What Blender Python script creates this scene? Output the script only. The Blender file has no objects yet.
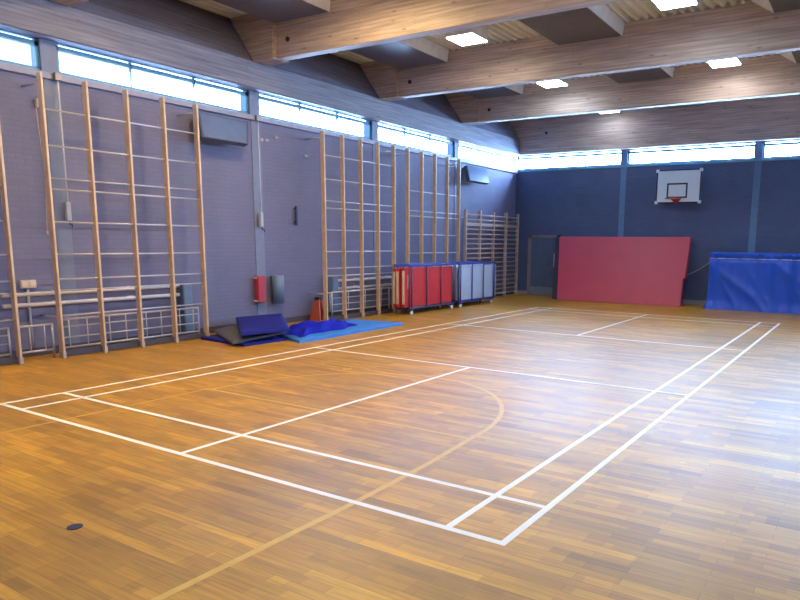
import bpy, bmesh, math, random
from mathutils import Vector, Matrix
random.seed(7)
S = bpy.context.scene
COL = S.collection

# ------------------------------------------------------------------ setting constants
XW, XR = -2.75, 12.4          # inner faces of left / right walls
YE, YB = 17.2, -5.3           # inner faces of far / back walls
SILL, HEAD = 4.17, 4.59       # clerestory opening
ZROOF = 5.93
BAY_Y = [-5.3, -1.5, 2.27, 6.07, 9.76, 13.45, 17.2]
BAY_X = [-2.75, 0.96, 4.79, 8.6, 12.4]

# ------------------------------------------------------------------ materials
def new_mat(name):
    m = bpy.data.materials.new(name); m.use_nodes = True
    nt = m.node_tree
    return m, nt, nt.nodes['Principled BSDF']

def plain(name, col, rough=.5, metal=0., var=.08, scale=6., spec=None, bump=0., coat=0.):
    m, nt, b = new_mat(name)
    b.inputs['Roughness'].default_value = rough
    b.inputs['Metallic'].default_value = metal
    if spec is not None: b.inputs['Specular IOR Level'].default_value = spec
    if coat: b.inputs['Coat Weight'].default_value = coat
    g = nt.nodes.new('ShaderNodeNewGeometry')
    n = nt.nodes.new('ShaderNodeTexNoise'); n.inputs['Scale'].default_value = scale; n.inputs['Detail'].default_value = 4
    nt.links.new(g.outputs['Position'], n.inputs['Vector'])
    r = nt.nodes.new('ShaderNodeValToRGB')
    r.color_ramp.elements[0].position = .3; r.color_ramp.elements[1].position = .7
    r.color_ramp.elements[0].color = (*[c*(1-var) for c in col], 1)
    r.color_ramp.elements[1].color = (*[min(1, c*(1+var)) for c in col], 1)
    nt.links.new(n.outputs['Fac'], r.inputs['Fac'])
    nt.links.new(r.outputs['Color'], b.inputs['Base Color'])
    if bump:
        bp = nt.nodes.new('ShaderNodeBump'); bp.inputs['Strength'].default_value = bump; bp.inputs['Distance'].default_value = .01
        nt.links.new(n.outputs['Fac'], bp.inputs['Height']); nt.links.new(bp.outputs['Normal'], b.inputs['Normal'])
    return m

def brick(name, axis, c1, c2, cm):
    """painted brickwork; axis 'y' for walls along y, 'x' for walls along x"""
    m, nt, b = new_mat(name)
    N, L = nt.nodes.new, nt.links.new
    g = N('ShaderNodeNewGeometry'); s = N('ShaderNodeSeparateXYZ'); L(g.outputs['Position'], s.inputs[0])
    c = N('ShaderNodeCombineXYZ'); L(s.outputs['Y' if axis == 'y' else 'X'], c.inputs[0]); L(s.outputs['Z'], c.inputs[1])
    br = N('ShaderNodeTexBrick'); L(c.outputs[0], br.inputs['Vector'])
    br.inputs['Scale'].default_value = 1.; br.inputs['Brick Width'].default_value = .225; br.inputs['Row Height'].default_value = .075
    br.inputs['Mortar Size'].default_value = .006; br.inputs['Mortar Smooth'].default_value = .3
    br.inputs['Color1'].default_value = (*c1, 1); br.inputs['Color2'].default_value = (*c2, 1); br.inputs['Mortar'].default_value = (*cm, 1)
    n = N('ShaderNodeTexNoise'); n.inputs['Scale'].default_value = 1.3; n.inputs['Detail'].default_value = 5; L(g.outputs['Position'], n.inputs['Vector'])
    r = N('ShaderNodeMapRange'); r.inputs['To Min'].default_value = .82; r.inputs['To Max'].default_value = 1.15; L(n.outputs['Fac'], r.inputs['Value'])
    mx = N('ShaderNodeMix'); mx.data_type = 'RGBA'; mx.blend_type = 'MULTIPLY'; mx.inputs['Factor'].default_value = 1
    L(br.outputs['Color'], mx.inputs[6]); L(r.outputs['Result'], mx.inputs[7]); L(mx.outputs[2], b.inputs['Base Color'])
    bp = N('ShaderNodeBump'); bp.inputs['Strength'].default_value = .35; bp.inputs['Distance'].default_value = .008; bp.invert = True
    L(br.outputs['Fac'], bp.inputs['Height']); L(bp.outputs['Normal'], b.inputs['Normal'])
    b.inputs['Roughness'].default_value = .6
    b.inputs['Specular IOR Level'].default_value = .3
    return m

def glulam(name, axis, ca, cb, rough=.4):
    """laminated timber, grain and laminations along the given axis"""
    m, nt, b = new_mat(name)
    N, L = nt.nodes.new, nt.links.new
    g = N('ShaderNodeNewGeometry'); s = N('ShaderNodeSeparateXYZ'); L(g.outputs['Position'], s.inputs[0])
    # lamination bricks
    c = N('ShaderNodeCombineXYZ'); L(s.outputs['X' if axis == 'x' else 'Y'], c.inputs[0]); L(s.outputs['Z'], c.inputs[1])
    br = N('ShaderNodeTexBrick'); L(c.outputs[0], br.inputs['Vector']); br.inputs['Scale'].default_value = 1
    br.inputs['Brick Width'].default_value = 2.3; br.inputs['Row Height'].default_value = .062; br.inputs['Mortar Size'].default_value = .003
    br.inputs['Color1'].default_value = (*ca, 1); br.inputs['Color2'].default_value = (*cb, 1)
    br.inputs['Mortar'].default_value = (*[v*.55 for v in ca], 1)
    mp = N('ShaderNodeMapping'); L(g.outputs['Position'], mp.inputs['Vector'])
    mp.inputs['Scale'].default_value = (1.2, 22, 22) if axis == 'x' else (22, 1.2, 22)
    n = N('ShaderNodeTexNoise'); n.inputs['Scale'].default_value = 1.; n.inputs['Detail'].default_value = 6; L(mp.outputs[0], n.inputs['Vector'])
    r = N('ShaderNodeMapRange'); r.inputs['From Min'].default_value = .3; r.inputs['From Max'].default_value = .7
    r.inputs['To Min'].default_value = .68; r.inputs['To Max'].default_value = 1.22; L(n.outputs['Fac'], r.inputs['Value'])
    # knots
    mp2 = N('ShaderNodeMapping'); L(g.outputs['Position'], mp2.inputs['Vector'])
    mp2.inputs['Scale'].default_value = (2.2, 7, 7) if axis == 'x' else (7, 2.2, 7)
    v = N('ShaderNodeTexVoronoi'); v.inputs['Scale'].default_value = 1; L(mp2.outputs[0], v.inputs['Vector'])
    k = N('ShaderNodeMapRange'); k.inputs['From Min'].default_value = .05; k.inputs['From Max'].default_value = .14
    k.inputs['To Min'].default_value = .5; k.inputs['To Max'].default_value = 1; L(v.outputs['Distance'], k.inputs['Value'])
    mu = N('ShaderNodeMath'); mu.operation = 'MULTIPLY'; L(r.outputs[0], mu.inputs[0]); L(k.outputs[0], mu.inputs[1])
    mx = N('ShaderNodeMix'); mx.data_type = 'RGBA'; mx.blend_type = 'MULTIPLY'; mx.inputs['Factor'].default_value = 1
    L(br.outputs['Color'], mx.inputs[6]); L(mu.outputs[0], mx.inputs[7]); L(mx.outputs[2], b.inputs['Base Color'])
    b.inputs['Roughness'].default_value = rough
    return m

def floor_mat():
    m, nt, b = new_mat('hardwood_strip_floor')
    N, L = nt.nodes.new, nt.links.new
    g = N('ShaderNodeNewGeometry')
    def bricks(w, h, c1, c2, mort, off):
        mp = N('ShaderNodeMapping'); mp.inputs['Location'].default_value = off; L(g.outputs['Position'], mp.inputs['Vector'])
        t = N('ShaderNodeTexBrick'); L(mp.outputs[0], t.inputs['Vector']); t.inputs['Scale'].default_value = 1
        t.offset_frequency = 2; t.offset = .37
        t.inputs['Brick Width'].default_value = w; t.inputs['Row Height'].default_value = h; t.inputs['Mortar Size'].default_value = .0012
        t.inputs['Color1'].default_value = (*c1, 1); t.inputs['Color2'].default_value = (*c2, 1); t.inputs['Mortar'].default_value = (*mort, 1)
        return t
    A = bricks(.62, .075, FLA, FLB, FLM, (0, 0, 0))
    B = bricks(.47, .075, (.82,)*3, (1.16,)*3, (.9,)*3, (.23, 0, 0))
    C2 = bricks(.9, .15, (.8,)*3, (1.16,)*3, (1,)*3, (.4, .3, 0))
    mp = N('ShaderNodeMapping'); mp.inputs['Scale'].default_value = (2.5, 45, 1); L(g.outputs['Position'], mp.inputs['Vector'])
    n = N('ShaderNodeTexNoise'); n.inputs['Scale'].default_value = 1; n.inputs['Detail'].default_value = 6; L(mp.outputs[0], n.inputs['Vector'])
    r = N('ShaderNodeMapRange'); r.inputs['From Min'].default_value = .25; r.inputs['From Max'].default_value = .75
    r.inputs['To Min'].default_value = .74; r.inputs['To Max'].default_value = 1.22; L(n.outputs['Fac'], r.inputs['Value'])
    n2 = N('ShaderNodeTexNoise'); n2.inputs['Scale'].default_value = .55; n2.inputs['Detail'].default_value = 4; L(g.outputs['Position'], n2.inputs['Vector'])
    r2 = N('ShaderNodeMapRange'); r2.inputs['To Min'].default_value = .75; r2.inputs['To Max'].default_value = 1.25; L(n2.outputs['Fac'], r2.inputs['Value'])
    def mul(a, bb):
        x = N('ShaderNodeMix'); x.data_type = 'RGBA'; x.blend_type = 'MULTIPLY'; x.inputs['Factor'].default_value = 1
        L(a, x.inputs[6]); L(bb, x.inputs[7]); return x.outputs[2]
    c = mul(mul(mul(mul(A.outputs['Color'], B.outputs['Color']), C2.outputs['Color']), r.outputs[0]), r2.outputs[0])
    L(c, b.inputs['Base Color'])
    rr = N('ShaderNodeMapRange'); rr.inputs['To Min'].default_value = .29; rr.inputs['To Max'].default_value = .44
    L(n2.outputs['Fac'], rr.inputs['Value']); L(rr.outputs[0], b.inputs['Roughness'])
    b.inputs['Specular IOR Level'].default_value = .5
    bp = N('ShaderNodeBump'); bp.inputs['Strength'].default_value = .12; bp.inputs['Distance'].default_value = .003
    L(n.outputs['Fac'], bp.inputs['Height']); L(bp.outputs['Normal'], b.inputs['Normal'])
    return m

def emis(name, col, strength):
    m, nt, b = new_mat(name)
    b.inputs['Base Color'].default_value = (.9, .9, .9, 1)
    b.inputs['Emission Color'].default_value = (*col, 1); b.inputs['Emission Strength'].default_value = strength
    return m

def glass_mat():
    m, nt, b = new_mat('window_glass')
    N, L = nt.nodes.new, nt.links.new
    t = N('ShaderNodeBsdfTransparent'); t.inputs['Color'].default_value = (.93, .97, 1, 1)
    gl = N('ShaderNodeBsdfGlossy'); gl.inputs['Roughness'].default_value = .03
    lw = N('ShaderNodeLayerWeight'); pw = N('ShaderNodeMath'); pw.operation = 'POWER'; pw.inputs[1].default_value = 5
    L(lw.outputs['Facing'], pw.inputs[0])
    fr = N('ShaderNodeMath'); fr.operation = 'MULTIPLY_ADD'; fr.inputs[1].default_value = .6; fr.inputs[2].default_value = .03; L(pw.outputs[0], fr.inputs[0])
    mx = N('ShaderNodeMixShader'); L(fr.outputs[0], mx.inputs[0]); L(t.outputs[0], mx.inputs[1]); L(gl.outputs[0], mx.inputs[2])
    L(mx.outputs[0], nt.nodes['Material Output'].inputs['Surface'])
    nt.nodes.remove(b)
    return m

FLA, FLB, FLM = (.56, .285, .014), (.42, .195, .013), (.21, .09, .010)
M = {}
M['floor'] = floor_mat()
M['brick_y'] = brick('painted_brick_side', 'y', (.165, .167, .288), (.155, .156, .27), (.145, .146, .252))
M['brick_x'] = brick('painted_brick_end', 'x', (.088, .120, .235), (.080, .110, .22), (.068, .095, .19))
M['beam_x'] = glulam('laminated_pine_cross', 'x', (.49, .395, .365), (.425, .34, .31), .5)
M['beam_y'] = glulam('laminated_pine_eaves_glow', 'y', (.215, .21, .285), (.195, .19, .262), .5)  # blue window glow is put into the eaves timber colour
M['roof'] = plain('corrugated_roof_sheet', (.66, .71, .80), .5, 0, .06, 2)
M['trough'] = plain('grey_roof_duct_paint', (.74, .80, .92), .45)
M['trough_under'] = plain('shaded_duct_underside', (.115, .13, .20), .4)  # shade under the pale ducts, painted in as a dark colour
M['wframe'] = plain('blue_window_frame_paint', (.11, .30, .46), .4)
M['glass'] = glass_mat()
M['sill'] = plain('pale_sill_board', (.29, .285, .39), .45)
M['pillar'] = plain('pale_blue_concrete', (.175, .20, .31), .5, 0, .08, 9)
M['pillar_far'] = plain('blue_painted_concrete', (.10, .20, .37), .5, 0, .08, 9)
M['white_line'] = plain('white_floor_tape', (.93, .91, .85), .45, 0, .03, 4)
M['yellow_line'] = plain('yellow_floor_paint', (.66, .40, .08), .45, 0, .10, 9)
M['post'] = plain('varnished_pine_post', (.58, .42, .29), .4, 0, .12, 7)
M['post_dark'] = plain('aged_pine_post', (.46, .36, .33), .45, 0, .12, 7)
M['steel'] = plain('dull_steel_bar', (.55, .53, .57), .35, .55, .05)
M['pipe'] = plain('white_painted_pipe', (.62, .60, .66), .35)
M['dark_board'] = plain('dark_bottom_board', (.06, .05, .07), .6)
M['red_vinyl'] = plain('red_vinyl', (.55, .032, .042), .42, 0, .08, 3, bump=.1)
M['crash_red'] = plain('crash_mat_red_vinyl', (.46, .05, .095), .45, 0, .06, 2, bump=.12)
M['cream'] = plain('cream_mat_edge', (.68, .55, .45), .5)
M['pale_mat'] = plain('pale_grey_blue_mat', (.40, .50, .68), .5, 0, .05, 3)
M['trolley_blue'] = plain('blue_powder_coat', (.03, .035, .30), .35)
M['trolley_dark'] = plain('dark_violet_tube', (.075, .05, .17), .4)
M['caster'] = plain('pale_caster_rubber', (.62, .62, .65), .5)
M['dark_violet'] = plain('dark_violet_vinyl', (.045, .03, .075), .6, 0, .1, 5)
M['navy'] = plain('navy_mat_vinyl', (.013, .017, .22), .6, 0, .1, 5, spec=.2, bump=.15)
M['royal'] = plain('royal_blue_cover_cloth', (.006, .012, .42), .7, 0, .12, 6, spec=.15, bump=.2)
M['sky_mat'] = plain('light_blue_mat_vinyl', (.04, .23, .72), .45, 0, .05, 4)
M['grey_mat'] = plain('charcoal_mat_underside', (.085, .085, .10), .7, 0, .15, 30, bump=.2)
M['tarp'] = plain('blue_tarpaulin', (.008, .085, .62), .4, 0, .10, 3, bump=.15)
M['rope'] = plain('white_rope', (.65, .68, .75), .7)
M['board'] = plain('white_backboard', (.66, .78, .86), .35, 0, .03)
M['black'] = plain('black_paint', (.012, .014, .025), .4)
M['hoop'] = plain('red_hoop_paint', (.45, .05, .05), .35)
M['net'] = plain('bracket_grey', (.35, .36, .42), .5)
M['door'] = plain('dark_grey_door', (.085, .13, .235), .45)
M['door_frame'] = plain('brown_door_frame', (.24, .20, .25), .5)
M['kick'] = plain('pale_kick_plate', (.20, .26, .38), .4, .2)
M['handle'] = plain('brushed_handle_plate', (.5, .56, .66), .35, .4)
M['heater'] = plain('grey_blue_panel', (.115, .165, .32), .35)
M['heater_side'] = plain('dark_panel_case', (.07, .085, .13), .45)
M['pad_blue'] = plain('grey_blue_padding', (.125, .20, .35), .55, 0, .08, 6, bump=.1)
M['pad_red'] = plain('red_padding', (.40, .035, .06), .5, 0, .08, 6, bump=.1)
M['socket'] = plain('cream_switch_plate', (.62, .52, .45), .45)
M['conduit'] = plain('pale_conduit', (.40, .42, .52), .4)
M['cord'] = plain('tan_cord', (.45, .34, .28), .7)
M['orange'] = plain('orange_red_plastic', (.44, .085, .05), .45)
M['lampbody'] = plain('white_lamp_case', (.7, .7, .7), .4)
M['skirting'] = plain('pale_skirting', (.30, .31, .36), .5)
M['slot'] = plain('dark_blue_metal', (.03, .035, .09), .4, .3)
M['brass'] = plain('dull_brass', (.26, .22, .22), .45, .6)

# ------------------------------------------------------------------ mesh helpers
class MB:
    def __init__(self): self.bm = bmesh.new()
    def quad_hexa(self, p):
        """8 points: 4 of one face in order, then the 4 opposite"""
        v = [self.bm.verts.new(q) for q in p]
        for f in ((3,2,1,0), (4,5,6,7), (0,1,5,4), (1,2,6,5), (2,3,7,6), (3,0,4,7)):
            self.bm.faces.new([v[i] for i in f])
        return self
    def box(self, x0, x1, y0, y1, z0, z1):
        return self.quad_hexa([(x0,y0,z0),(x1,y0,z0),(x1,y1,z0),(x0,y1,z0),(x0,y0,z1),(x1,y0,z1),(x1,y1,z1),(x0,y1,z1)])
    def bbox(self, x0, x1, y0, y1, z0, z1, r=.008, seg=2):
        """bevelled box"""
        t = bmesh.new()
        bmesh.ops.create_cube(t, size=1)
        for v in t.verts:
            v.co = Vector(((x0+x1)/2 + v.co.x*(x1-x0), (y0+y1)/2 + v.co.y*(y1-y0), (z0+z1)/2 + v.co.z*(z1-z0)))
        bmesh.ops.bevel(t, geom=t.edges[:], offset=r, segments=seg, affect='EDGES', profile=.5)
        self.merge(t); return self
    def merge(self, t, mat=None):
        if mat is not None: t.transform(mat)
        me = bpy.data.meshes.new('tmp'); t.to_mesh(me); t.free(); self.bm.from_mesh(me); bpy.data.meshes.remove(me)
    def tube(self, pts, r, seg=10, caps=True):
        pts = [Vector(p) for p in pts]; rings = []
        up = Vector((0, 0, 1))
        for i, p in enumerate(pts):
            d = (pts[min(i+1, len(pts)-1)] - pts[max(i-1, 0)]).normalized()
            a = d.cross(up)
            if a.length < 1e-3: a = d.cross(Vector((1, 0, 0)))
            a.normalize(); b = d.cross(a).normalized()
            rings.append([self.bm.verts.new(p + r*(math.cos(t)*a + math.sin(t)*b)) for t in [2*math.pi*k/seg for k in range(seg)]])
        for u, w in zip(rings, rings[1:]):
            for k in range(seg):
                f = self.bm.faces.new((u[k], u[(k+1) % seg], w[(k+1) % seg], w[k])); f.smooth = True
        if caps:
            self.bm.faces.new(rings[0][::-1]); self.bm.faces.new(rings[-1])
        return self
    def prism(self, poly, axis, a, b):
        """polygon in the two other axes, extruded along axis from a to b"""
        def P(u, w, t): return (t, u, w) if axis == 'x' else ((u, t, w) if axis == 'y' else (u, w, t))
        A = [self.bm.verts.new(P(u, w, a)) for u, w in poly]; B = [self.bm.verts.new(P(u, w, b)) for u, w in poly]
        self.bm.faces.new(A[::-1]); self.bm.faces.new(B)
        n = len(poly)
        for i in range(n): self.bm.faces.new((A[i], A[(i+1) % n], B[(i+1) % n], B[i]))
        return self
    def torus(self, c, R, r, axis='z', seg=36, s2=8):
        pts = []
        for k in range(seg):
            t = 2*math.pi*k/seg; u, w = R*math.cos(t), R*math.sin(t)
            pts.append(Vector(c) + Vector((u, w, 0) if axis == 'z' else (u, 0, w)))
        pts += [pts[0], pts[1]]
        return self.tube(pts, r, s2, False)
    def grid(self, rows, closed=False, smooth=True):
        V = [[self.bm.verts.new(p) for p in row] for row in rows]
        for a, b in zip(V, V[1:]):
            n = len(a)
            for k in range(n if closed else n-1):
                f = self.bm.faces.new((a[k], a[(k+1) % n], b[(k+1) % n], b[k])); f.smooth = smooth
        return V
    def build(self, name, mat, parent=None, origin=None):
        bmesh.ops.recalc_face_normals(self.bm, faces=self.bm.faces[:])
        if parent is not None:
            w = Vector((0, 0, 0)); q = parent
            while q is not None: w += q.location; q = q.parent
            off = w
        elif origin is not None: off = Vector(origin)
        else:
            xs = [v.co for v in self.bm.verts]
            off = Vector(((min(c.x for c in xs)+max(c.x for c in xs))/2, (min(c.y for c in xs)+max(c.y for c in xs))/2, min(c.z for c in xs)))
        self.bm.transform(Matrix.Translation(-off))
        me = bpy.data.meshes.new(name); self.bm.to_mesh(me); self.bm.free()
        me.materials.append(M[mat] if isinstance(mat, str) else mat)
        o = bpy.data.objects.new(name, me); COL.objects.link(o)
        if parent is not None: o.parent = parent
        else: o.location = off
        return o

def tag(o, label=None, cat=None, group=None, kind=None):
    if label: o['label'] = label
    if cat: o['category'] = cat
    if group: o['group'] = group
    if kind: o['kind'] = kind
    return o
def empty(name, loc, label=None, cat=None, group=None, kind=None):
    o = bpy.data.objects.new(name, None); o.empty_display_size = .2; o.location = loc; COL.objects.link(o)
    return tag(o, label, cat, group, kind)
def dup(root, loc, label=None, group=None):
    r = root.copy(); COL.objects.link(r); r.location = loc
    if label: r['label'] = label
    if group: r['group'] = group
    for ch in list(root.children):
        c = ch.copy(); COL.objects.link(c); c.parent = r
        for g in list(ch.children):
            d = g.copy(); COL.objects.link(d); d.parent = c
    return r
def struct(name, mb, mat, label, cat, parent=None, group=None):
    o = mb.build(name, mat, parent)
    return tag(o, label, cat, group, 'structure') if parent is None else o

# ------------------------------------------------------------------ floor and its markings
f = MB(); f.box(XW-.1, XR+.1, YB-.1, YE+.1, -.12, 0)
fl = struct('floor', f, 'floor', 'varnished hardwood strip floor with painted court lines', 'floor')
xs = [.02, .4266, 3.0293, 5.6795, 6.08]; ys = [.02, .6608, 4.6943, 8.7163, 13.3739]
H = .024
def strip(mb, x0, x1, y0, y1, z=.0016): mb.box(x0, x1, y0, y1, .0002, z)
w = MB()
for x in (xs[0], xs[1], xs[3], xs[4]): strip(w, x-H, x+H, ys[0]-H, ys[4]+H)
for y in ys: strip(w, xs[0]-H, xs[4]+H, y-H, y+H, .0015)
strip(w, xs[0]-H, xs[4]+H, 12.70-H, 12.70+H, .0015)
strip(w, xs[2]-H, xs[2]+H, ys[0], ys[2]); strip(w, xs[2]-H, xs[2]+H, ys[3], ys[4])
w.build('white_markings', 'white_line', fl)
yl = MB()
K = .025
strip(yl, 1.18-K*.7, 1.18+K*.7, YB+1, 1.75, .0012); yl.grid([[(q-K, y_, .0012) for q, y_ in ((4.93, YB+1), (4.93, 0), (4.89, 1), (4.82, 1.75))], [(q+K, y_, .0012) for q, y_ in ((4.93, YB+1), (4.93, 0), (4.89, 1), (4.82, 1.75))]]); strip(yl, 1.18, 4.82, 1.73-K*.8, 1.73+K*.8, .0012)
n = 56; A = []; B = []
for k in range(n+1):
    t = math.pi*k/n
    c, s = math.cos(t), math.sin(t)
    A.append((3.03+(1.79-K)*c, 1.74+(2.09-K)*s, .0013)); B.append((3.03+(1.79+K)*c, 1.74+(2.09+K)*s, .0013))
yl.grid([A, B])
strip(yl, 1.62, 1.78, 3.59, 3.63, .0013); strip(yl, 1.68, 1.72, 3.52, 3.70, .0013)
yl.build('yellow_markings', 'yellow_line', fl)
MB().tube([(3.745, -1.227, .0002), (3.745, -1.227, .004)], .045, 20).build('floor_socket_cap', 'slot', fl)

# ------------------------------------------------------------------ walls
T = .3
b = MB(); b.box(XW-T, XW, YB-T, YE+T, 0, SILL-.04); struct('wall_left', b, 'brick_y', 'purple grey painted brick side wall behind the climbing frames', 'wall')
b = MB(); b.box(XW, XR, YE, YE+T, 0, SILL-.04); struct('wall_far', b, 'brick_x', 'dark blue grey painted brick end wall behind the crash mat', 'wall')
b = MB(); b.box(XR, XR+T, YB-T, YE+T, 0, SILL-.04); struct('wall_right', b, 'brick_y', 'painted brick side wall facing the climbing frames', 'wall')
b = MB(); b.box(XW, XR, YB-T, YB, 0, SILL-.04); struct('wall_back', b, 'brick_x', 'painted brick wall at the near end', 'wall')

# sill band along the left wall, and thin head trims
t = MB(); t.bbox(XW-.02, XW+.06, YB, YE, 4.03, 4.125, .01); struct('trim_1', t, 'sill', 'pale board running below the side wall windows', 'trim')
t = MB(); t.bbox(XW, XR, YE-.03, YE+.02, SILL-.10, SILL-.04, .008); struct('trim_2', t, 'wframe', 'blue strip below the end wall windows', 'trim')
t = MB(); t.box(XW, XR, YE-.02, YE, 0, .12); struct('baseboard_far', t, 'skirting', 'pale skirting along the end wall', 'skirting')
t = MB(); t.box(XW, XW+.02, YB, YE-.02, 0, .12); struct('baseboard_left', t, 'dark_board', 'dark skirting along the side wall', 'skirting')

# pillars between the window bays, slightly proud of the brickwork
ordn = ['first', 'second', 'third', 'fourth', 'fifth', 'sixth']
for i, y in enumerate(BAY_Y[1:-1]):
    p = MB(); p.box(XW-.28, XW+.012, y-.115, y+.115, 0, 4.03); p.box(XW-.28, XW-.005, y-.115, y+.115, 4.03, HEAD)
    struct('pillar_%d' % (i+1), p, 'pillar', 'pale blue concrete pillar in the side wall, %s from the near end' % ordn[i], 'pillar')
for i, x in enumerate(BAY_X[1:-1]):
    p = MB(); p.box(x-.09, x+.09, YE-.012, YE+.28, .12, HEAD)
    struct('pillar_%d' % (i+6), p, 'pillar_far', 'pale blue concrete pillar in the end wall, %s' % ('just left of the basketball backboard', 'right of the backboard above the blue tarpaulin', 'beyond the tarpaulin')[i], 'pillar')

# windows: one per bay
wn = [0]
def window(axis, a, b_, plane, label, out):
    """a..b_ span along the wall, plane = inner face coordinate, out = +1/-1 direction outward"""
    wn[0] += 1
    d0, d1 = sorted((plane + out*.05, plane + out*.11))
    g0, g1 = sorted((plane + out*.075, plane + out*.083))
    def bx(mb, u0, u1, z0, z1, e0, e1):
        if axis == 'y': mb.box(e0, e1, u0, u1, z0, z1)
        else: mb.box(u0, u1, e0, e1, z0, z1)
    mid = (a+b_)/2
    loc = (plane + out*.08, mid, SILL-.04) if axis == 'y' else (mid, plane + out*.08, SILL-.04)
    root = empty('window_%d' % wn[0], loc, label, 'window', None, 'structure')
    fm = MB()
    bx(fm, a, b_, SILL-.04, SILL+.015, d0, d1); bx(fm, a, b_, HEAD-.02, HEAD+.03, d0, d1)
    bx(fm, a, b_, 4.475, 4.545, d0, d1)
    bx(fm, a, a+.05, SILL, HEAD, d0, d1); bx(fm, b_-.05, b_, SILL, HEAD, d0, d1)
    for k in (1, 2):
        c = a+(b_-a)*k/3; bx(fm, c-.012, c+.012, 4.42, HEAD, d0, d1); bx(fm, c-.008, c+.008, SILL, 4.42, g0-.008, g1+.008)
    fm.build('window_frame', 'wframe', root)
    g = MB(); bx(g, a+.04, b_-.04, SILL+.01, HEAD-.01, g0, g1); g.build('pane', 'glass', root)
for i in range(6):
    g0 = BAY_Y[i]+(.115 if i else 0); g1 = BAY_Y[i+1]-(.115 if i < 5 else 0)
    window('y', g0, g1, XW, 'clerestory window strip in the side wall, %s bay from the near end' % ordn[i], -1)
    window('y', g0, g1, XR, 'clerestory window strip in the wall opposite the climbing frames, %s bay' % ordn[i], 1)
for i in range(4):
    g0 = BAY_X[i]+(.09 if i else 0); g1 = BAY_X[i+1]-(.09 if i < 3 else 0)
    window('x', g0, g1, YE, 'clerestory window strip in the end wall, %s' % ('above the grey door', 'above the basketball backboard', 'right of the backboard', 'furthest right')[i], 1)
    window('x', g0, g1, YB, 'clerestory window strip in the near end wall, %s bay' % ordn[i], -1)

# eaves beams with a canted fascia up to the roof
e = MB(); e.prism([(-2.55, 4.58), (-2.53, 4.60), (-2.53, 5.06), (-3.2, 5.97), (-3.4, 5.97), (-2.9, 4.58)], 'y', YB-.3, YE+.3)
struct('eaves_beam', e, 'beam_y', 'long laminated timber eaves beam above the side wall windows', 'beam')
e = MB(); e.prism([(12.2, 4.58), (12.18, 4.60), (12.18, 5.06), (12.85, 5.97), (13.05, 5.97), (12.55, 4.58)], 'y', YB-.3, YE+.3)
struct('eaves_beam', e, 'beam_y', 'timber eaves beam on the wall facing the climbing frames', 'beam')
e = MB(); e.box(-3.4, 13.05, 17.0, 17.52, 4.60, 5.95)
struct('end_beam', e, 'beam_x', 'deep timber beam above the end wall windows', 'beam')
e = MB(); e.box(-3.4, 13.05, YB-.32, YB+.2, 4.60, 5.95)
struct('end_beam', e, 'beam_x', 'deep timber beam above the near end wall windows', 'beam')
# cross beams with end blocks
def cross_beam(y, label):
    root = empty('cross_beam', (4.8, y+.1, 5.06), label, 'beam', None, 'structure')
    m = MB(); m.bbox(-2.0, 11.7, y, y+.2, 5.06, 5.92, .008, 1)
    m.build('beam_body', 'beam_x', root)
    for (x0, x1) in ((-3.1, -1.98), (11.68, 12.75)):
        m = MB()
        if x0 < 0: m.prism([(-2.50, 5.055), (-1.98, 5.055), (-1.98, 5.90), (-3.12, 5.90), (-2.5, 5.07)], 'y', y-.10, y+.30)
        else: m.prism([(11.66, 5.055), (12.15, 5.055), (12.15, 5.07), (12.77, 5.90), (11.66, 5.90)], 'y', y-.10, y+.30)
        m.build('end_block', 'beam_x', root)
    MB().tube([(-1.68, y-.02, 5.36), (-1.68, y+.01, 5.36)], .045, 16).build('bolt', 'black', root)
cross_beam(-1.6, 'laminated timber roof beam over the near end of the hall')
cross_beam(2.17, 'laminated timber roof beam over the near part of the court')
cross_beam(5.95, 'laminated timber roof beam nearest in view, in front of the warm lamp')
cross_beam(9.70, 'laminated timber roof beam, second one in view, behind the warm lamp')
cross_beam(13.40, 'laminated timber roof beam, furthest one before the end wall')
MB().tube([(-1.6, 16.985, 5.24), (-1.6, 17.01, 5.24)], .045, 16).build('bolt', 'black', bpy.data.objects['end_beam'])

# corrugated roof
c = MB(); per = .17
prof = []
x = -3.5
while x < 13.2:
    prof += [(x, 5.955), (x+.055, 5.955), (x+.085, 5.895), (x+.14, 5.895)]
    x += per
rows = [[(px, yy, pz) for px, pz in prof] for yy in (YB-.4, YE+.4)]
c.grid(rows, False, False)
c.box(-3.5, 13.2, YB-.4, YE+.4, 5.99, 6.1)
struct('ceiling', c, 'roof', 'pale corrugated roof sheeting between the timber beams', 'ceiling')

# dropped ducts in every bay
bays = [(-1.40, 2.17), (2.37, 5.95), (6.15, 9.70), (9.90, 13.40), (13.60, 17.0)]
bn = ['near end bay', 'bay in front of the nearest beam', 'bay between the first and second beams in view', 'bay between the second and third beams in view', 'last bay before the end wall']
rn = ['by the eaves beam', 'in the middle row', 'in the row beyond the middle', 'by the opposite eaves']
for j, (y0, y1) in enumerate(bays):
    for i, x0 in enumerate((-2.0, 1.97, 5.94)):
        root = empty('roof_duct', (x0+.7, (y0+y1)/2, 5.67), 'grey dropped roof duct %s, %s' % (rn[i], bn[j]), 'duct', 'dropped ducts between the roof beams', 'structure')
        d = MB(); d.prism([(x0, 5.675), (x0+.03, 5.675), (x0+1.31, 5.675), (x0+1.34, 5.675), (x0+1.38, 5.94), (x0-.40, 5.94)], 'y', y0, y1)
        d.build('duct_case', 'trough', root)
        d = MB(); d.box(x0+.02, x0+1.32, y0+.01, y1-.01, 5.668, 5.676); d.build('duct_underside', 'trough_under', root)

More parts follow.
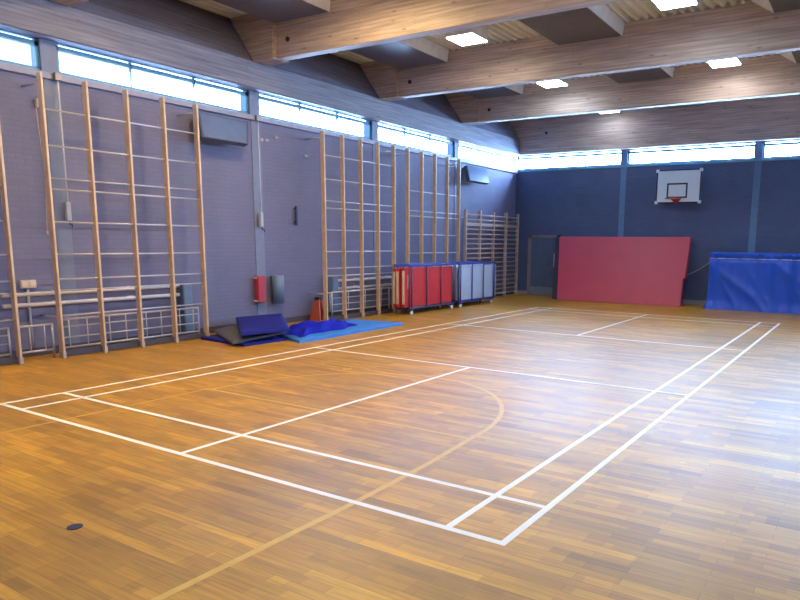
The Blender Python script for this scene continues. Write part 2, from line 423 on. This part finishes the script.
# ------------------------------------------------------------------ ceiling lamps
WARM = (1.0, .70, .31); NEUT = (1.0, .93, .84); COOL = (.82, .93, 1.0)
M['lamp_warm'] = emis('warm_diffuser', WARM, 1.0)
M['lamp_neut'] = emis('neutral_diffuser', NEUT, 1.0)
M['lamp_dim'] = emis('dim_cool_diffuser', COOL, 9)
M['lamp_soft'] = emis('soft_warm_diffuser', (1.0, .84, .62), 24)
M['lamp_cool'] = emis('cool_diffuser', COOL, 1.0)
def setl(k, s): M[k].node_tree.nodes['Principled BSDF'].inputs['Emission Strength'].default_value = s
setl('lamp_warm', 88); setl('lamp_neut', 26); setl('lamp_cool', 22)
def lamp(x, y, mat, label):
    root = empty('ceiling_light', (x, y, 5.60), label, 'ceiling light', 'square ceiling lights')
    m = MB(); m.bbox(x-.30, x+.30, y-.30, y+.30, 5.615, 5.90, .01); m.build('lamp_case', 'lampbody', root)
    m = MB(); m.box(x-.285, x+.285, y-.285, y+.285, 5.600, 5.616); m.build('diffuser', mat, root)
lamp(.70, 8.30, 'lamp_soft', 'glaring warm square ceiling light between the first two beams, over the left of the court')
lamp(.64, 12.42, 'lamp_cool', 'small cool white square ceiling light in front of the third beam')
lamp(4.68, 8.15, 'lamp_cool', 'white square ceiling light at the top edge, large and cut by the frame')
lamp(4.66, 12.38, 'lamp_neut', 'white square ceiling light under the second beam, above the right of the court')
lamp(.66, 16.30, 'lamp_dim', 'square ceiling light furthest back, just a sliver under the third beam')
lamp(.70, 4.30, 'lamp_warm', 'square ceiling light over the near court on the side of the climbing frames')
lamp(.70, .40, 'lamp_warm', 'square ceiling light over the near left corner of the court')
lamp(4.68, 4.30, 'lamp_neut', 'square ceiling light over the middle of the near court')
lamp(4.68, .40, 'lamp_neut', 'square ceiling light over the near baseline')
lamp(8.70, 8.20, 'lamp_cool', 'square ceiling light beyond the court sideline, middle bay')
lamp(8.70, 12.4, 'lamp_cool', 'square ceiling light beyond the court sideline, far bay')
lamp(8.70, 4.30, 'lamp_cool', 'square ceiling light beyond the court sideline, near bay')

# ------------------------------------------------------------------ climbing frames
XF = -2.2            # front edge of the uprights
def climbing_frame(y0, pitch, npost, bars, label, pm='post'):
    """posts at y0, y0+pitch ...; folded flat along the side wall"""
    root = empty('climbing_frame', (XF, y0, 0), label, 'climbing frame', 'wooden climbing frames along the side wall')
    for k in range(npost):
        y = y0+k*pitch
        m = MB(); m.bbox(XF-.11, XF, y-.017, y+.017, .0, 4.0, .007)
        p = m.build('upright', pm, root)
        m = MB(); m.box(XF-.114, XF+.004, y-.023, y+.023, 0, .09); m.build('foot_shoe', 'post_dark', p)
    for z in bars:
        MB().tube([(XF-.06, y0, z), (XF-.06, y0+(npost-1)*pitch, z)], .0125, 10).build('rung', 'steel', root)
    m = MB(); m.box(XF-.10, XF-.06, y0+.02, y0+(npost-1)*pitch-.02, .015, .10); m.build('bottom_board', 'dark_board', root)
    for z in (.6, 3.86):
        for k in (0, npost-1):
            y = y0+k*pitch
            MB().tube([(XF-.12, y, z), (XW+.01, y, z)], .016, 8).build('wall_bracket', 'steel', root)
    return root
BARS = [3.52, 3.03, 2.58, 2.43, 1.97, 1.51, 1.15, .985, .62]
fr1 = climbing_frame(1.855, .622, 5, BARS, 'five-post wooden climbing frame nearest in view, beside the hanging cord and blue mats')
# the neighbour out of the frame shows only its last uprights
fr0 = dup(fr1, (XF, 1.27-4*.622, 0), 'wooden climbing frame cut by the left picture edge, only its end post showing')
fr2 = climbing_frame(7.40, .603, 5, BARS, 'five-post climbing frame behind the light blue mat, between the orange stand and red trolley', 'post')
fr3 = climbing_frame(10.38, .598, 5, [3.0, 2.51, 2.38, 1.92, 1.45, .98, .6], 'five-post climbing frame standing behind the red mat trolley', 'post')

# guard rails for the pipes, one per frame bay run
def guard(y0, y1, zs, vs, label):
    root = empty('pipe_guard_rail', (-2.36, y0, 0), label, 'guard rail', 'low steel guard rails along the side wall')
    for i, z in enumerate(zs):
        MB().tube([(-2.36, y0, z), (-2.36, y1, z)], .015 if z < .2 or i == 0 else .011, 8).build('rail', 'steel', root)
    for y in vs:
        MB().tube([(-2.36, y, zs[-1]), (-2.36, y, zs[0])], .010, 8).build('spindle', 'steel', root)
    for y in (y0+.01, y1-.01):
        MB().tube([(-2.36, y, 0), (-2.36, y, zs[0])], .016, 8).build('stanchion', 'steel', root)
    return root
guard(-.6, 1.22, (.50, .40, .28, .13), [-.3, .05, .4, .75, 1.0], 'low steel guard rail behind the cut-off climbing frame')
guard(1.31, 1.80, (.50, .13), [1.48, 1.68], 'short low steel rail in the gap under the switch box')
guard(1.90, 4.28, (.55, .44, .28, .13), [2.03+.622*k+d for k in range(4) for d in (0, .27)], 'low steel guard rail behind the nearest five-post frame')
guard(7.70, 9.76, (.62, .48, .34, .19), [7.6+.603*k+d for k in range(4) for d in (.05,)], 'low steel guard rail behind the frame by the orange stand')

# heating pipes on the wall
def pipes(y0, y1, zs, la):
    for z, l in zip(zs, la):
        root = empty('heating_pipe', (-2.6, y0, z), l, 'pipe', 'white heating pipes on the side wall')
        MB().tube([(-2.62, y0, z), (-2.62, y1, z)], .03, 12).build('pipe_run', 'pipe', root)
        k = y0+.75
        while k < y1:
            m = MB(); m.box(-2.75, -2.61, k-.015, k+.015, z-.036, z+.036); m.build('pipe_clip', 'pipe', root); k += 1.2
pipes(1.28, 4.10, (.93, .775), ('upper white heating pipe behind the nearest five-post frame', 'lower white heating pipe behind the nearest five-post frame'))
pipes(-1.5, 1.16, (.66,), ('white heating pipe stub behind the cut-off climbing frame',))
pipes(8.14, 10.3, (.84, .66), ('upper white heating pipe beside the light blue mat', 'lower white heating pipe beside the light blue mat'))
def wall_pad(name, x1, y0, y1, z0, z1, mat, label, r=.03, cap=None, cat='pad'):
    root = empty(name, (XW+.05, (y0+y1)/2, z0), label, cat)
    m = MB(); m.bbox(XW+.014, x1, y0, y1, z0, z1, r, 3); m.build('pad_body', mat, root)
    for zz in (z1-.05, z0+.02):
        m = MB(); m.box(XW+.008, x1-.03, y0-.008, y1+.008, zz, zz+.03); m.build('fixing_strap', cap or mat, root)
    return root
wall_pad('pipe_cover', -2.52, 4.12, 4.30, .10, .96, 'pad_blue', 'tall grey blue padded pipe cover behind the nearest frame', cat='pipe cover')
wall_pad('pipe_cover', -2.52, 7.92, 8.12, .14, .98, 'pad_blue', 'tall grey blue padded pipe cover beside the orange stand', cat='pipe cover')
wall_pad('red_wall_pad', -2.60, 5.87, 6.07, .50, 1.03, 'pad_red', 'small red upright wall pad above the heap of mats', .025, 'cream')
r_ = empty('grey_wall_roll', (XW+.12, 6.40, .46), 'grey blue upright roll on the wall beside the red pad', 'wall roll')
MB().tube([(XW+.135, 6.40, .46), (XW+.135, 6.40, 1.03)], .12, 24).build('roll_body', 'pad_blue', r_)
m = MB(); m.box(XW+.002, XW+.03, 6.31, 6.49, .48, 1.01); m.build('back_plate', 'heater_side', r_)

# switch box, conduit, cord
r_ = empty('switch_box', (XW+.03, 1.70, 1.01), 'cream double switch box on the wall left of the nearest frame', 'switch')
m = MB(); m.bbox(XW-.002, XW+.06, 1.58, 1.79, 1.01, 1.13, .01); m.build('switch_plate', 'socket', r_)
for y in (1.62, 1.73):
    m = MB(); m.box(XW+.058, XW+.072, y-.03, y+.03, 1.035, 1.105); m.build('switch_rocker', 'cream', r_)
MB().tube([(XW+.022, 1.68, .14), (XW+.022, 1.68, 1.0)], .02, 10).build('conduit', 'conduit', r_)
r_ = empty('hanging_cord', (XW+.07, 2.0, 1.83), 'thin tan cord hanging down the wall left of the nearest frame', 'cord')
MB().tube([(XW+.05, 2.02+.02*math.sin(z*3), z) for z in [1.83+.12*k for k in range(16)]], .008, 6).build('cord_line', 'cord', r_)
m = MB(); m.tube([(XW+.05, 2.02-.015, 1.78), (XW+.05, 2.02-.015, 1.85)], .016, 8); m.build('cord_pull', 'cord', r_)
m = MB(); m.bbox(XW+.02, XW+.08, 2.0, 2.04, 3.60, 3.72, .008); m.build('cord_cleat', 'socket', r_)
# window winding gears
def winder(y, label):
    root = empty('window_winder', (XW+.09, y, 1.96), label, 'window winder', 'window winding rods on the pillars')
    MB().tube([(XW+.09, y, 2.2), (XW+.08, y, 4.04)], .011, 8).build('rod', 'pipe', root)
    m = MB(); m.bbox(XW+.04, XW+.11, y-.035, y+.035, 2.0, 2.28, .012); m.build('gear_case', 'conduit', root)
    MB().tube([(XW+.10, y, 2.0), (XW+.10, y, 1.95), (XW+.15, y+.01, 1.95), (XW+.15, y+.01, 1.90)], .010, 8).build('crank_handle', 'slot', root)
    m = MB(); m.bbox(XW+.055, XW+.12, y-.05, y+.05, 4.02, 4.13, .008); m.build('top_gear', 'brass', root)
winder(2.32, 'window winding rod seen through the nearest climbing frame')
winder(6.06, 'window winding rod on the pillar right of the nearest frame')
# small eye bolts and slot
for i, (y, z, l) in enumerate([(6.20, 3.69, 'white wall eye bolt nearest the winding rod'), (6.33, 3.70, 'white wall eye bolt, middle of the three close together'), (6.57, 3.79, 'white wall eye bolt, highest of the three'), (7.39, 3.515, 'single white wall eye bolt high up beside the second frame')]):
    m = MB(); m.tube([(XW-.004, y, z), (XW+.03, y, z)], .03, 12); m.torus((XW+.05, y, z), .026, .008)
    tag(m.build('eye_bolt', 'pipe'), l, 'eye bolt', 'eye bolts high on the side wall')
r_ = empty('upright_grab_rail', (XW+.03, 7.05, 2.06), 'dark upright grab rail on the bare brick wall', 'grab rail')
m = MB(); m.bbox(XW+.03, XW+.06, 7.02, 7.08, 2.06, 2.46, .012); m.build('grip_bar', 'slot', r_)
for zz in (2.10, 2.38):
    m = MB(); m.box(XW, XW+.035, 7.03, 7.07, zz, zz+.04); m.build('standoff', 'slot', r_)

# tilted panels high on the wall
def wall_panel(y0, y1, label):
    root = empty('wall_heater', (XW+.2, (y0+y1)/2, 3.5), label, 'heater', 'tilted grey panels below the side wall windows')
    # front face leans out at the bottom: top near the wall
    p = [(-2.34, y0-.03, 3.50), (-2.34, y1-.1, 3.50), (-2.50, y1+.05, 3.93), (-2.50, y0+.02, 3.93)]
    q = [(a-.11, b_, z-.04) for a, b_, z in p]
    MB().quad_hexa([*p, *q]).build('panel_case', 'heater_side', root)
    c0 = Vector((sum(a[0] for a in p)/4, sum(a[1] for a in p)/4, sum(a[2] for a in p)/4))
    nrm = (Vector(p[1])-Vector(p[0])).cross(Vector(p[3])-Vector(p[0])).normalized()
    if nrm.x < 0: nrm = -nrm
    ins = [tuple(c0+(Vector(a)-c0)*.93+nrm*.004) for a in p]; ins2 = [tuple(Vector(a)-nrm*.02) for a in ins]
    MB().quad_hexa([*ins, *ins2]).build('panel_face', 'heater', root)
    for y in (y0+.2, y1-.25):
        MB().tube([(XW, y, 3.86), (-2.55, y, 3.82)], .02, 8).build('bracket_arm', 'heater_side', root)
wall_panel(4.55, 5.62, 'flat grey panel heater tilted out from the wall right of the nearest frame')
wall_panel(13.55, 14.75, 'small grey panel heater tilted out from the wall above the wall bars')

# ------------------------------------------------------------------ wall bars by the corner
XL = -2.42
root = empty('wall_bars', (XL, 13.4, 0), 'wooden wall bars ladder in the corner between the pale trolley and grey door', 'wall bars')
for k in range(5):
    y = 13.50+k*.83
    m = MB(); m.bbox(XL-.09, XL, y-.03, y+.03, 0, 2.68, .008); m.build('upright', 'post_dark', root)
z = .13; k = 0
while z < 2.62:
    if k == 13: z = z
    m = MB(); m.tube([(XL-.03, 13.50, z), (XL-.03, 13.50+4*.83, z)], .020, 8); m.build('rung', 'post_dark', root)
    z += .142; k += 1
m = MB(); m.box(XL-.05, XL-.02, 13.5, 13.5+4*.83, 2.22, 2.31); m.build('top_board', 'post_dark', root)
for y in (13.5, 13.5+4*.83):
    for z in (.4, 2.45): MB().tube([(XL-.08, y, z), (XW+.01, y, z)], .018, 8).build('wall_bracket', 'steel', root)

# ------------------------------------------------------------------ mat trolleys
def trolley(y0, y1, ups, tint, label):
    root = empty('mat_trolley', (-1.85, (y0+y1)/2, 0), label, 'trolley', 'mat trolleys in front of the wall bars')
    X0, X1 = -2.08, -1.64
    m = MB(); m.bbox(X0, X1, y0, y1, .125, .165, .008); m.build('base_deck', tint, root)
    for y in ups:
        for x in (X1, X0):
            m = MB(); m.tube([(x, y, .15), (x, y, 1.17)], .016, 8); m.build('upright', tint, root)
    m = MB(); m.bbox(X0-.02, X0+.02, y0, y1, 1.15, 1.20, .008); m.build('top_rail', 'trolley_blue', root)
    m = MB(); m.bbox(X1-.02, X1+.02, y0, y1, 1.15, 1.19, .008); m.build('top_rail', 'trolley_blue', root)
    for y in (y0, y1):
        m = MB(); m.tube([(X0, y, .15), (X0, y, 1.17), (X1, y, 1.17), (X1, y, .15)], .018, 8); m.build('end_hoop', tint, root)
    for x in (X0+.04, X1-.03):
        for y in (y0+.12, y1-.12):
            m = MB(); m.box(x-.03, x+.03, y-.03, y+.03, .095, .13); cf = m.build('caster_fork', tint, root)
            m = MB(); m.tube([(x-.02, y, .05), (x+.02, y, .05)], .05, 18); m.build('caster_wheel', 'caster', cf)
    return root
trolley(9.62, 11.66, (9.72, 10.36, 11.0, 11.58), 'trolley_dark', 'wheeled trolley holding upright red mats')
trolley(11.86, 13.82, (11.95, 12.55, 13.18, 13.76), 'trolley_blue', 'blue wheeled trolley holding upright pale grey mats')
def rack_mat(x, y0, y1, z0, z1, mat, label, group, th=.05, tagstrip=False):
    root = empty('gym_mat', (x, (y0+y1)/2, z0), label, 'mat', group)
    m = MB(); m.bbox(x-th/2, x+th/2, y0+.02, y1-.02, z0, z1, .018, 3); m.build('mat_body', mat, root)
    m = MB(); m.bbox(x-th*.36, x+th*.36, y0, y0+.06, z0+.08, z1-.08, .012, 2)
    m.build('end_edge', 'cream' if mat == 'red_vinyl' else mat, root)
    if tagstrip:
        m = MB(); m.box(x+th/2-.001, x+th/2+.0015, y0+.13, y0+.155, z0+.45, z0+.78); m.build('sewn_label', 'cream', root)
pos = ['frontmost, facing the court', 'second from the front', 'third from the front', 'fourth from the front', 'rearmost']
pos = ['frontmost, facing the court', 'in the middle of the rack', 'rearmost, by the wall bars']
for i in range(3):
    rack_mat(-1.71-.135*i, 9.45-.05*(i % 2), 11.58, .175, 1.13-.012*i, 'red_vinyl', 'red gym mat upright in the left trolley, %s' % pos[i], 'red mats in the trolley', .09, i == 0)
pos = ['frontmost, facing the court', 'second from the front', 'third from the front', 'fourth from the front', 'rearmost']
for i in range(5):
    rack_mat(-1.70-.078*i, 11.93, 13.98-.03*i, .175, 1.115-.01*((i*3) % 4), 'pale_mat', 'pale grey gym mat upright in the blue trolley, %s' % pos[i], 'pale mats in the trolley', .055)

# ------------------------------------------------------------------ heap of mats by the wall
def sheet(name, P, th, mat, label, cat='mat', nu=14, nv=10, fold=None, group=None):
    """thick soft mat over a bilinear patch P[0..3] with z, plus a fold function"""
    P = [Vector(p) for p in P]
    def pt(u, v):
        q = P[0]*(1-u)*(1-v)+P[1]*u*(1-v)+P[2]*u*v+P[3]*(1-u)*v
        if fold: q = q+Vector((0, 0, fold(u, v)))
        return q
    top = [[pt(i/nu, j/nv)+Vector((0, 0, th)) for i in range(nu+1)] for j in range(nv+1)]
    bot = [[pt(i/nu, j/nv) for i in range(nu+1)] for j in range(nv+1)]
    mb = MB(); bm = mb.bm
    A = [[bm.verts.new(p) for p in r] for r in top]; B = [[bm.verts.new(p) for p in r] for r in bot]
    for j in range(nv):
        for i in range(nu):
            bm.faces.new((A[j][i], A[j][i+1], A[j+1][i+1], A[j+1][i])).smooth = True
            bm.faces.new((B[j][i], B[j+1][i], B[j+1][i+1], B[j][i+1])).smooth = True
    for i in range(nu):
        bm.faces.new((B[0][i], B[0][i+1], A[0][i+1], A[0][i])); bm.faces.new((A[nv][i], A[nv][i+1], B[nv][i+1], B[nv][i]))
    for j in range(nv):
        bm.faces.new((A[j][0], A[j+1][0], B[j+1][0], B[j][0])); bm.faces.new((B[j][nu], B[j+1][nu], A[j+1][nu], A[j][nu]))
    return tag(mb.build(name, mat), label, cat, group)
sheet('floor_mat', [(-.48, 4.86, .001), (-.60, 7.98, .001), (-1.95, 7.86, .001), (-1.80, 5.35, .001)], .045, 'sky_mat', 'light blue gym mat lying flat on the floor beside the heap')
sheet('floor_mat', [(-.96, 4.08, .001), (-.90, 4.93, .001), (-2.45, 5.3, .001), (-2.2, 4.18, .001)], .04, 'navy', 'navy mat lying flat underneath the charcoal mat in the heap')
sheet('floor_mat', [(-1.07, 3.93, .045), (-.98, 5.05, .12), (-2.35, 5.7, .22), (-2.42, 4.62, .07)], .035, 'grey_mat', 'charcoal grey mat lying skewed below the folded navy mat', fold=lambda u, v: .03*math.sin(u*3.1)*math.sin(v*3.1))
sheet('floor_mat', [(-.95, 4.02, .19), (-.86, 5.0, .17), (-2.28, 6.15, .24), (-2.50, 5.2, .235)], .05, 'navy', 'navy folded mat lying tilted on top of the heap', fold=lambda u, v: .035*math.sin(v*3.14)*math.sin(u*3.14))
# rumpled blue cover
rows = []
nu, nv = 40, 26
def rump(u, v):
    x0 = -.80-.95*v-.25*u*(1-v); y = 5.12+1.95*u+.35*v
    edge = min(1, 4.5*min(u, 1-u, v, 1-v))
    hgt = (.06+.085*math.sin(3.1*u)*math.sin(2.6*v+.3)*(1-.45*u)+.022*math.sin(13*u+5*v)+.018*math.sin(17*v-6*u)+.008*math.sin(23*u-11*v))
    wob = .05*math.sin(9*u+2)+.03*math.sin(21*u)
    return Vector((x0+wob, y+.05*math.sin(8*v), .052+max(.006, hgt)*edge))
mb = MB(); mb.grid([[rump(i/nu, j/nv) for i in range(nu+1)] for j in range(nv+1)])
mb.grid([[Vector((p.x, p.y, .049)) for p in [rump(i/nu, j/nv) for i in range(nu+1)]] for j in range(nv+1)])
bmesh.ops.remove_doubles(mb.bm, verts=mb.bm.verts[:], dist=.0005)
tag(mb.build('mat_cover', 'royal'), 'crumpled royal blue cover thrown over the light blue mat', 'cover')

# orange folding stand beside the second frame
root = empty('folding_stand', (-2.56, 7.5, 0), 'small orange red folding stand with black top by the second frame', 'stand')
for sg in (-1, 1):
    yc = 7.50
    m = MB(); m.quad_hexa([(-2.72, yc+sg*.13, .0), (-2.42, yc+sg*.12, .0), (-2.50, yc+sg*.05, .46), (-2.64, yc+sg*.05, .46),
                           (-2.72, yc+sg*.09, .0), (-2.42, yc+sg*.08, .0), (-2.50, yc+sg*.015, .46), (-2.64, yc+sg*.015, .46)])
    m.build('side_panel', 'orange', root)
m = MB(); m.bbox(-2.63, -2.51, 7.44, 7.56, .45, .52, .02); m.build('top_grip', 'black', root)

# ------------------------------------------------------------------ end wall: door, mats, backboard, tarpaulin
d = empty('door_1', (-1.65, YE, 0), 'dark grey door in the end wall beside the red crash mat', 'door', None, 'structure')
m = MB(); m.box(-2.12, -1.16, YE-.03, YE+.01, .01, 1.92); m.build('door_leaf', 'door', d)
m = MB(); m.box(-2.22, -2.11, YE-.05, YE+.01, 0, 2.0); m.box(-1.17, -1.07, YE-.05, YE+.01, 0, 2.0); m.box(-2.22, -1.07, YE-.05, YE+.01, 1.91, 2.0)
m.build('door_frame', 'door_frame', d)
m = MB(); m.box(-2.10, -1.18, YE-.036, YE-.029, .02, .28); m.build('kick_plate', 'kick', d)
m = MB(); m.bbox(-1.27, -1.19, YE-.045, YE-.028, .95, 1.40, .004); m.build('push_plate', 'handle', d)

def crash(name, BL, BR, TR, TL, dy, mat, label, step=0):
    root = empty(name, (1.35, 16.3, 0), label, 'crash mat')
    BL, BR, TR, TL = map(Vector, (BL, BR, TR, TL)); off = Vector((0, dy*.93, -.0))
    k = .40
    ML = BL.lerp(TL, k); MR = BR.lerp(TR, k); ins = Vector((step, 0, 0))
    out = [BL, BR-ins*.6, MR-ins, MR, TR, TL]
    t = bmesh.new()
    A = [t.verts.new(p) for p in out]; B = [t.verts.new(p+off) for p in out]
    t.faces.new(A[::-1]); t.faces.new(B)
    for q in range(6): t.faces.new((A[q], A[(q+1) % 6], B[(q+1) % 6], B[q]))
    bmesh.ops.recalc_face_normals(t, faces=t.faces[:])
    bmesh.ops.bevel(t, geom=t.edges[:], offset=.018, segments=2, affect='EDGES', profile=.5)
    mb = MB(); mb.merge(t); mb.build('mat_body', mat, root)
    # dark stitched gusset along the far edge of the thickness
    return root
crash('crash_mat', (-.52, 15.82, .0), (3.24, 15.97, .0), (3.20, 16.74, 1.975), (-.88, 16.68, 1.95), .24, 'crash_red', 'large red crash mat leaning against the end wall', .06)
crash('crash_mat', (-.82, 16.10, .0), (2.95, 16.24, .0), (2.90, 16.99, 1.92), (-1.12, 16.93, 1.93), .18, 'dark_violet', 'thin dark edge of a mat leaning between red crash mat and grey door')

# basketball backboard
root = empty('basketball_backboard', (2.7, 17.0, 2.95), 'white basketball backboard with black border and red hoop on the end wall', 'backboard')
YF = 16.86
def rect_frame(x0, x1, z0, z1, wd, y0, y1):
    m = MB(); m.box(x0, x1, y0, y1, z0, z0+wd); m.box(x0, x1, y0, y1, z1-wd, z1); m.box(x0, x0+wd, y0, y1, z0+wd, z1-wd); m.box(x1-wd, x1, y0, y1, z0+wd, z1-wd); return m
m = MB(); m.bbox(2.09, 3.36, YF, YF+.04, 2.95, 3.90, .006); m.build('board', 'board', root)
rect_frame(2.085, 3.365, 2.945, 3.905, .035, YF-.004, YF+.002).build('black_border', 'black', root)
rect_frame(2.40, 2.99, 3.09, 3.52, .045, YF-.005, YF+.001).build('target_square', 'black', root)
for x in (2.06, 3.30):
    for z in (2.93, 3.83):
        m = MB(); m.bbox(x, x+.09, YF-.012, YF+.05, z, z+.09, .006); m.build('corner_fitting', 'board', root)
m = MB(); m.torus((2.69, YF-.38, 3.06), .225, .012); m.build('hoop_ring', 'hoop', root)
m = MB(); m.quad_hexa([(2.55, YF-.008, 3.07), (2.83, YF-.008, 3.07), (2.83, YF-.16, 3.065), (2.55, YF-.16, 3.065), (2.66, YF-.008, 2.94), (2.72, YF-.008, 2.94), (2.72, YF-.03, 2.95), (2.66, YF-.03, 2.95)])
m.build('hoop_bracket', 'hoop', root)
for x in (2.3, 3.1):
    m = MB(); m.box(x-.03, x+.03, YF+.04, YE-.0002, 3.1, 3.16); m.box(x-.03, x+.03, YF+.04, YE-.0002, 3.7, 3.76); m.box(x-.03, x+.03, YE-.03, YE-.0002, 3.0, 3.85); m.build('wall_arm', 'net', root)

# blue tarpaulin covered stack
root = empty('tarpaulin_cover', (5.5, 16.5, 0), 'large royal blue tarpaulin draped over a stack against the end wall', 'tarpaulin')
X0, X1, Y0, Y1, ZT = 3.92, 7.3, 16.05, 16.98, 1.53
per_ = []
N1, N2 = 34, 110
for k in range(N1): per_.append((X0, Y1+(Y0-Y1)*k/N1, -1, 0, k/N1*.93))
for k in range(N2): per_.append((X0+(X1-X0)*k/N2, Y0, 0, -1, .93+(X1-X0)*k/N2))
for k in range(N1+1): per_.append((X1, Y0+(Y1-Y0)*k/N1, 1, 0, 4.31+.93*k/N1))
def tarp(p, z):
    x, y, nx, ny, s = p
    h = max(0., min(1., 1-z/ZT))
    # gathered at the rope (z 1.42), loose folds below
    g = math.exp(-((z-1.40)/.05)**2)
    f1 = .018*math.sin(s*13+1.2*math.sin(s*2.3))*(.3+.7*h)+.012*math.sin(s*29+2+1.5*math.sin(s*3))*(1-h)
    # diagonal pulled folds, sharp crested
    def crest(q): return 1-abs(math.sin(q))
    dg = .085*crest(4.2*(s*.5-h*.72+.08*math.sin(3*h+s))+1.3)**3*h**.6+.05*crest(6.5*(s*.55-h*.55)+.4)**4*h+.055*crest(5.3*s+.6*math.sin(2*s))**4*(1-h)**.7*min(1, h*9)
    out = .02+.05*h**2+f1+dg-.05*g
    if z > 1.42: out += .035*math.sin(s*19+math.sin(s*5))
    lo = .05*max(0, h-.85)/.15
    out = max(out, -.05)
    # soften corners
    return Vector((x+nx*(out+lo)*.45, y+ny*(out+lo), z))
zs = [0.004+ZT*k/30 for k in range(31)]
rows = [[tarp(p, z) for p in per_] for z in zs]
mb = MB(); V = mb.grid(rows)
# top: shrink contour inward
top = []
for q in (.02, .06, .25, .6, 1.0):
    row = []
    for i, p in enumerate(per_):
        e_ = rows[-1][i]; c_ = Vector((X0+.1+(X1-X0-.2)*min(1, max(0, (p[0]-X0)/(X1-X0))), (Y0+Y1)/2+.1, ZT))
        v_ = e_.lerp(c_, q); v_.z = ZT+.03*min(1, q*8)+.012*math.sin(p[4]*9+q*4)*(1-q); row.append(v_)
    top.append(row)
mb.grid([rows[-1]]+top)
bmesh.ops.remove_doubles(mb.bm, verts=mb.bm.verts[:], dist=.0005)
mb.build('draped_sheet', 'tarp', root)
m = MB(); m.tube([tarp(p, 1.395)+Vector((p[2]*.012, p[3]*.012, 0)) for p in per_], .010, 6); m.build('tie_rope', 'rope', root)
r_ = empty('loose_rope', (3.6, 17.05, .9), 'thin pale rope slanting from the tarpaulin to behind the crash mat', 'rope')
MB().tube([(3.86-.9*t, 16.95+.12*t, 1.36-.55*t-.06*math.sin(3.14*t)) for t in [k/12 for k in range(13)]], .008, 6).build('rope_strand', 'rope', r_)

# ------------------------------------------------------------------ light
W = bpy.data.worlds.new('sky'); S.world = W; W.use_nodes = True
nt = W.node_tree; N, L = nt.nodes.new, nt.links.new
bg = nt.nodes['Background']
tc = N('ShaderNodeTexCoord')
# brighter sky towards the end wall
mr = N('ShaderNodeMapRange'); mr.interpolation_type = 'SMOOTHSTEP'; mr.inputs['From Min'].default_value = .1; mr.inputs['From Max'].default_value = 1
mr.inputs['To Min'].default_value = 2.6; mr.inputs['To Max'].default_value = 64
dt = N('ShaderNodeVectorMath'); dt.operation = 'DOT_PRODUCT'; dt.inputs[1].default_value = (.32, .947, 0)
L(tc.outputs['Generated'], dt.inputs[0]); L(dt.outputs['Value'], mr.inputs['Value'])
bg.inputs['Color'].default_value = (.42, .66, 1.0, 1)
L(mr.outputs[0], bg.inputs['Strength'])
def portal(name, loc, rot, sx, sy):
    l = bpy.data.lights.new(name, 'AREA'); l.shape = 'RECTANGLE'; l.size = sx; l.size_y = sy; l.cycles.is_portal = True
    o = bpy.data.objects.new(name, l); o.location = loc; o.rotation_euler = rot; COL.objects.link(o)
zc = (SILL+HEAD)/2
portal('portal', (XW-.13, (YB+YE)/2, zc), (0, -math.pi/2, 0), HEAD-SILL, YE-YB)
portal('portal', (XR+.13, (YB+YE)/2, zc), (0, math.pi/2, 0), HEAD-SILL, YE-YB)
portal('portal', ((XW+XR)/2, YE+.13, zc), (-math.pi/2, 0, 0), XR-XW, HEAD-SILL)
portal('portal', ((XW+XR)/2, YB-.13, zc), (math.pi/2, 0, 0), XR-XW, HEAD-SILL)

# ------------------------------------------------------------------ camera
cam = bpy.data.cameras.new('camera'); co = bpy.data.objects.new('camera', cam); COL.objects.link(co)
yw, pt, rl = -.5468, -.1603, -.0134
fw = Vector((math.sin(yw)*math.cos(pt), math.cos(yw)*math.cos(pt), math.sin(pt)))
r0 = Vector((math.cos(yw), -math.sin(yw), 0)); d0 = fw.cross(r0)
R = math.cos(rl)*r0+math.sin(rl)*d0; D = -math.sin(rl)*r0+math.cos(rl)*d0
mtx = Matrix((R, -D, -fw)).transposed().to_4x4(); mtx.translation = Vector((7.818, -3.2935, 1.7828))
co.matrix_world = mtx
cam.sensor_fit = 'HORIZONTAL'; cam.sensor_width = 36; cam.lens = 36*664.8/800
cam.shift_x = -(465.55-400)/800; cam.shift_y = (348.15-300)/800
cam.clip_start = .05
S.camera = co

S.view_settings.view_transform = 'Standard'; S.view_settings.look = 'None'; S.view_settings.gamma = 1
S.view_settings.use_curve_mapping = False
S.view_settings.exposure = 1.05
S.cycles.use_denoising = True
S.cycles.max_bounces = 10
S.cycles.sample_clamp_indirect = 8
